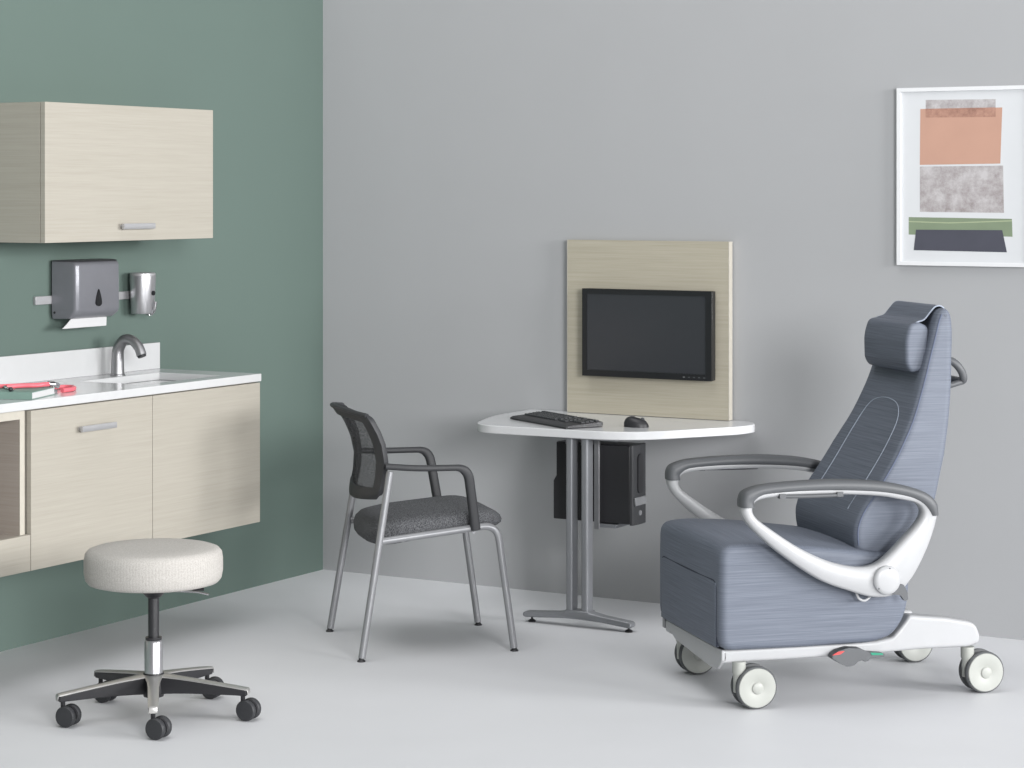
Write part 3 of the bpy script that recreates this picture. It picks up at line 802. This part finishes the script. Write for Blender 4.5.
# backrest
backP_old = [(-.165, .425), (-.05, .442), (.012, .450), (.038, .478), (.040, .53), (.022, .580), (-.020, .640), (-.068, .710), (-.118, .790), (-.158, .860), (-.200, .960), (-.232, 1.06), (-.252, 1.13), (-.264, 1.180), (-.281, 1.208), (-.302, 1.206), (-.318, 1.178), (-.319, 1.10), (-.314, 1.0), (-.303, .90), (-.276, .78), (-.246, .66), (-.214, .54), (-.188, .460)]
FT = [(.427, -.100), (.431, -.030), (.440, .005), (.456, .026), (.478, .037), (.53, .040), (.580, .022), (.640, -.020), (.710, -.068), (.790, -.118), (.860, -.158), (.960, -.200), (1.06, -.232), (1.13, -.252), (1.175, -.265), (1.195, -.275), (1.205, -.286), (1.208, -.295)]
BT = [(.427, -.110), (.431, -.150), (.440, -.168), (.456, -.182), (.478, -.192), (.53, -.211), (.580, -.226), (.640, -.241), (.710, -.258), (.790, -.278), (.860, -.294), (.960, -.311), (1.06, -.318), (1.13, -.321), (1.175, -.318), (1.195, -.312), (1.205, -.304), (1.208, -.298)]
fc = catmull([(x, z, 0) for z, x in FT], 4)
def interp_z(T, z):
    for (a, x), (b, y) in zip(T, T[1:]):
        if z <= b: return x + (y - x) * (z - a) / (b - a)
    return T[-1][1]
bc = catmull([(x, z, 0) for z, x in BT], 4)
bp2 = [(p.x, p.y) for p in fc] + [(p.x, p.y) for p in bc[::-1]]
WB = .256
def wf(z):
    ks = [(.4, .96), (.50, .98), (.62, 1.0), (.75, .98), (.85, .90), (.95, .82), (1.05, .775), (1.18, .755), (1.24, .75)]
    if z <= ks[0][0]: return ks[0][1]
    for (a, x), (b, y) in zip(ks, ks[1:]):
        if z <= b: return x + (y - x) * (z - a) / (b - a)
    return ks[-1][1]
bm = bmesh.new()
puff(bm, bp2, WB, .022, ny=12, wfun=wf, ladder=True)
obj('backrest', bm, M['rec'], t, angle=80, label='tall tapering slate blue backrest')
front_pts = fc
def front_x(z):
    for a, b in zip(front_pts, front_pts[1:]):
        if a.y <= z <= b.y and b.y > a.y: return a.x + (b.x - a.x) * (z - a.y) / (b.y - a.y)
    return front_pts[0].x if z < front_pts[0].y else front_pts[-1].x
bm = bmesh.new()   # piping along both edges of the front
for s in (-1, 1):
    sweep(bm, [(front_x(z) - .010, s * (WB - .0045) * wf(z), z) for z in [.48 + .71 * k / 36 for k in range(37)]], .0026, 8)
obj('seam_piping', bm, M['seam'], t)
bm = bmesh.new()   # stitched arch on the front
arch = [(.150, z) for z in (.58, .62, .66, .70, .75)] + [(.146, .80), (.136, .85), (.112, .885), (.07, .905), (0, .912)]
arch = arch + [(-a, z) for a, z in arch[-2::-1]]
pth = catmull([(front_x(z) - .0002, y, z) for y, z in arch], 5)
sweep(bm, pth, .0018, 6)
obj('stitched_arch', bm, M['stitch'], t)
# headrest pillow and its strap
hp = closed_profile([(-.238, 1.012), (-.190, 1.004), (-.172, 1.03), (-.170, 1.11), (-.186, 1.158), (-.215, 1.166), (-.252, 1.150), (-.246, 1.08)], .022, 5)
bm = bmesh.new(); puff(bm, hp, .165, .012, ny=8); obj('headrest', bm, M['rec'], t, angle=80, label='slate blue head pillow')
bm = bmesh.new()
sp = catmull([(-.198, 0, 1.152), (-.216, 0, 1.164), (-.240, 0, 1.172), (-.260, 0, 1.194), (-.280, 0, 1.2130), (-.303, 0, 1.2115), (-.3215, 0, 1.182), (-.3235, 0, 1.12), (-.3210, 0, 1.03)], 5)
sweep(bm, sp, .128, 12, ry=.0028, up=(0, 0, 1), power=8) if False else None
Rr = []
for i, p in enumerate(sp):
    tn = (sp[min(i + 1, len(sp) - 1)] - sp[max(i - 1, 0)]).normalized(); nn = Vector((tn.z, 0, -tn.x)) * .0022
    Rr.append([p + nn + Vector((0, -.150, 0)), p + nn + Vector((0, .150, 0)), p - nn + Vector((0, .150, 0)), p - nn + Vector((0, -.150, 0))])
rings(bm, Rr); o = obj('headrest_strap', bm, M['rec'], t, angle=70)
bm = bmesh.new()
for s in (-1, 1): sweep(bm, [p + Vector((0, s * .150, 0)) for p in sp], .0026, 8)
obj('strap_piping', bm, M['stitch'], t)
# push handle behind the head
bm = bmesh.new()
hpth = catmull([(-.296, -.150, 1.050), (-.335, -.165, 1.036), (-.362, -.168, 1.005), (-.374, -.150, .975), (-.378, -.05, .972), (-.378, .05, .972), (-.374, .150, .975), (-.362, .168, 1.005), (-.335, .165, 1.036), (-.296, .150, 1.050)], 8)
sweep(bm, hpth, .0125, 14)
for s in (-1, 1): sweep(bm, [(-.290, s * .155, .968), (-.330, s * .158, .962), (-.369, s * .156, .972)], .0095, 12)
obj('push_handle', bm, M['gray_pad'], t, label='gray push bar behind the head end')
# loop arms
outerL = [(.466, .630), (.461, .598), (.428, .556), (.335, .480), (.204, .398), (.107, .360), (.023, .336), (-.050, .343), (-.105, .392), (-.155, .480), (-.184, .560), (-.186, .600), (-.160, .632), (-.093, .657), (.008, .674), (.139, .680), (.270, .679), (.384, .673), (.440, .660)]
innerL = [(.434, .625), (.426, .598), (.388, .568), (.275, .498), (.172, .452), (.085, .430), (.025, .432), (-.018, .455), (-.070, .503), (-.118, .550), (-.138, .580), (-.136, .604), (-.112, .622), (-.059, .634), (.008, .646), (.132, .655), (.270, .656), (.378, .653), (.420, .643)]
padT = [(.470, .626), (.470, .650), (.460, .671), (.430, .684), (.384, .692), (.270, .698), (.139, .699), (.008, .690), (-.093, .671), (-.155, .647), (-.186, .616), (-.192, .580)]
padB = [(.428, .626), (.430, .640), (.420, .650), (.405, .658), (.375, .663), (.270, .667), (.132, .665), (.005, .656), (-.083, .640), (-.125, .624), (-.150, .604), (-.166, .580)]
def ribbon_ring(o_, i_, y, hw):
    d = (o_ - i_); L = d.length; d = d / max(L, 1e-6); e = min(.3 * L, .008)
    q = [(o_, .62), (o_ - d * e, 1.0), (i_ + d * e, 1.0), (i_, .62)]
    ring = [(p.x, y + hw * k, p.y) for p, k in q] + [(p.x, y - hw * k, p.y) for p, k in q[::-1]]
    return ring
AY = .335
def pull_in(L): return [(x - .014 * max(0, min(1, (x - .2) / .24)), z) for x, z in L]
outerL, innerL, padT, padB = pull_in(outerL), pull_in(innerL), pull_in(padT), pull_in(padB)
for s in (1, -1):
    oo = catmull([(a, b, 0) for a, b in outerL], 6, closed=True); ii = catmull([(a, b, 0) for a, b in innerL], 6, closed=True)
    bm = bmesh.new(); rings(bm, [ribbon_ring(a, b, s * AY, .023) for a, b in zip(oo, ii)], closed=True)
    arm = obj('arm_loop', bm, M['white'], t, angle=60, label='white enamelled arm loop')
    oo = catmull([(a, b, 0) for a, b in padT], 6); ii = catmull([(a, b, 0) for a, b in padB], 6)
    bm = bmesh.new(); rings(bm, [ribbon_ring(a, b, s * AY, .030) for a, b in zip(oo, ii)])
    obj('arm_pad', bm, M['gray_pad'], arm, angle=60, label='dark gray soft arm pad')
    bm = bmesh.new()
    sweep(bm, catmull([(.335, s * (AY + .022), .657), (.25, s * (AY + .024), .6545), (.13, s * (AY + .022), .654)], 6), .0065, 10)
    for x in (.327, .140): box(bm, x - .010, x + .010, s * (AY + .010), s * (AY + .030), .650, .664) if s > 0 else box(bm, x - .010, x + .010, s * (AY + .030), s * (AY + .010), .650, .664)
    obj('tray_rail', bm, M['gray_pad'], arm)
    bm = bmesh.new(); lathe(bm, [(.0005, 0), (.044, 0), (.0445, .008), (.042, .013), (.030, .016), (.0005, .017)], 40, (-.014, 0, .389), 'y')
    if s < 0: bmesh.ops.scale(bm, verts=bm.verts, vec=(1, -1, 1))
    move(bm, (0, s * (AY + .0225), 0)); hubd = obj('pivot_cover', bm, M['white'], t, angle=50)
    for (qx, qz) in ((-.014 - .006, .389 + .036), (-.014 + .030, .389 - .024)):
        bm = bmesh.new(); lathe(bm, [(.0003, 0), (.0028, 0), (.0003, .0012)], 10, (qx, 0, qz), 'y')
        if s < 0: bmesh.ops.scale(bm, verts=bm.verts, vec=(1, -1, 1))
        move(bm, (0, s * (AY + .0372), 0)); obj('screw', bm, M['gray_pad'], hubd)
    bm = bmesh.new(); lathe(bm, [(.0005, 0), (.036, 0), (.036, .0265), (.0005, .0265)], 30, (-.014, 0, .389), 'y')
    if s < 0: bmesh.ops.scale(bm, verts=bm.verts, vec=(1, -1, 1))
    move(bm, (0, s * .2865, 0)); obj('pivot_shaft', bm, M['gray_pad'], t)
bm = bmesh.new()   # recline lever and cable loop on the near side
prism(bm, closed_profile([(-.046, .372), (-.068, .374), (-.082, .350), (-.084, .326), (-.072, .322), (-.060, .340), (-.030, .346), (-.026, .356)], .004), .352, .366, 'y')
obj('recline_lever', bm, M['gray_pad'], t)
bm = bmesh.new(); sweep(bm, catmull([(.072, .325, .352), (.062, .325, .330), (.044, .325, .322), (.028, .325, .330), (.020, .325, .345)], 6), .0038, 10); obj('cable_loop', bm, M['white'], t)
# base
bm = bmesh.new()
baseP = closed_profile([(.487, .1810), (.487, .139), (.125, .142), (-.04, .144), (-.18, .149), (-.340, .147), (-.376, .158), (-.380, .180), (-.366, .214), (-.345, .226), (-.26, .243), (-.137, .257), (-.122, .235), (-.080, .190), (-.02, .1805)], .010)
for s in (-1, 1):
    bp_ = baseP if s > 0 else closed_profile([(.487, .1810), (.487, .139), (.125, .142), (-.04, .144), (-.18, .149), (-.340, .147), (-.372, .155), (-.370, .176), (-.26, .180), (-.12, .181), (-.02, .1805)], .010)
    b2 = bmesh.new(); puff(b2, bp_, .028, .010, ny=2); move(b2, (0, s * .236, 0))
    obj('side_rail', b2, M['white'], t, angle=50, label='white side rail of the base')
bm = bmesh.new()
box(bm, -.05, .479, -.210, .210, .146, .1795); box(bm, -.30, -.22, -.210, .210, .150, .172)
obj('base_plate', bm, M['white'], t, bevel=.004)
bm = bmesh.new()   # apron plate under the front edge; x up the front
ap = [(-.235, .181), (-.250, .160), (-.225, .158), (-.160, .134), (.165, .112), (.235, .118), (.270, .150), (.270, .181)]
prism(bm, [(y, z) for y, z in ap], .479, .489, 'x'); obj('front_apron', bm, M['white'], t, bevel=.003, label='white apron plate under the front')
bm = bmesh.new(); box(bm, .470, .4888, -.286, -.262, .150, .181); obj('apron_tab', bm, M['silver'], t, bevel=.002)
# casters
def big_caster(x, y, sx):
    bm = bmesh.new()
    lathe(bm, [(.001, .050), (.017, .050), (.018, .105), (.021, .110), (.021, .1445), (.001, .1445)], 28, (0, 0, 0))
    prism(bm, closed_profile([(.012, .118), (-.020, .112), (-.060, .078), (-.060, .050), (-.035, .040), (.006, .052), (.016, .080)], .010), -.0105, .0105, 'y')
    f = obj('caster', bm, M['wheel_white'], t, loc=(x, y, 0))
    for s in (-1, 1):
        bm = bmesh.new()
        lathe(bm, [(.001, .0), (.060, .0), (.0655, .004), (.0655, .014), (.0625, .0175), (.0605, .0175), (.001, .0175)], 48, (0, 0, 0), 'y')
        if s < 0: bmesh.ops.scale(bm, verts=bm.verts, vec=(1, -1, 1))
        move(bm, (-.048, s * .0115, .0655)); w = obj('tyre', bm, M['wheel_gray'], f)
        bm = bmesh.new()
        lathe(bm, [(.001, .0178), (.0595, .0178), (.0600, .0195), (.0585, .0215), (.022, .0235), (.0205, .0225), (.0185, .0225), (.0175, .0250), (.0155, .0265), (.001, .0268)], 48, (0, 0, 0), 'y')
        if s < 0: bmesh.ops.scale(bm, verts=bm.verts, vec=(1, -1, 1))
        move(bm, (-.048, s * .0115, .0655)); obj('wheel_cover', bm, M['wheel_white'], f)
big_caster(.430, .262, 1); big_caster(.432, -.252, 1); big_caster(-.346, .240, 1); big_caster(-.335, -.240, 1)
# brake pedal
bm = bmesh.new()
pd = closed_profile([(.138, .152), (.120, .166), (.085, .174), (.045, .170), (.015, .156), (-.035, .150), (-.038, .141), (.012, .137), (.018, .130), (.032, .128), (.036, .134), (.052, .130), (.066, .118), (.090, .116), (.115, .128), (.140, .144)], .004)
prism(bm, pd, .267, .300, 'y'); ped = obj('brake_pedal', bm, M['gray_pad'], t, bevel=.004, label='gray foot pedal with red and green ends')
bm = bmesh.new(); prism(bm, [(.140, .154), (.118, .1645), (.098, .165), (.112, .156)], .2985, .3015, 'y'); obj('red_mark', bm, M['red'], ped, smooth=False)
bm = bmesh.new(); prism(bm, [(.012, .156), (-.028, .152), (-.030, .1465), (.008, .148)], .2985, .3015, 'y'); obj('green_mark', bm, M['green'], ped, smooth=False)
bm = bmesh.new(); sweep(bm, [(.06, .235, .150), (.06, .270, .146)], .010, 12); obj('pedal_shaft', bm, M['gray_pad'], ped)

# ------------------------------------------------------------------ light
def area(name, loc, target, sx, sy, power, col=(1, 1, 1), spread=180):
    l = bpy.data.lights.new(name, 'AREA'); l.shape = 'RECTANGLE'; l.size = sx; l.size_y = sy; l.energy = power; l.color = col
    l.spread = math.radians(spread)
    o = bpy.data.objects.new(name, l); COL.objects.link(o); o.location = loc
    o.rotation_euler = (Vector(target) - Vector(loc)).to_track_quat('-Z', 'Y').to_euler(); return o
area('softbox_key', (12.5, -11, 3.4), (1.6, -1.0, .8), 3.5, 3.5, 1500)
area('softbox_side', (13, -.5, 2.6), (.6, -1.6, .9), 2.2, 2.4, 480)
area('softbox_side', (13, -3.5, 2.6), (.6, -1.6, .9), 2.2, 2.4, 560)
area('softbox_edge', (8.8, -.1, 2.2), (.6, -1.6, .9), 1.6, 1.8, 165)
area('softbox_top', (1.6, -3.0, 6.5), (1.3, -2.2, 0), 4.5, 4.5, 225)
w = bpy.data.worlds.new('studio'); scn.world = w; w.use_nodes = True
bg = w.node_tree.nodes['Background']; bg.inputs['Color'].default_value = (.96, .98, 1.0, 1); bg.inputs['Strength'].default_value = 0.14

# ------------------------------------------------------------------ camera
cam = bpy.data.cameras.new('camera'); co = bpy.data.objects.new('camera', cam); COL.objects.link(co); scn.camera = co
co.location = (5.3746, -7.7859, 1.58); co.rotation_euler = (PI / 2, 0, math.radians(29.83))
cam.sensor_width = 36; cam.lens = 2256.7 * 36 / 1024; cam.shift_y = -(384 - 191.3) / 1024
cam.clip_end = 100
scn.view_settings.view_transform = 'Standard'; scn.view_settings.look = 'None'; scn.view_settings.gamma = 1
scn.view_settings.use_curve_mapping = False; scn.view_settings.exposure = 0.0
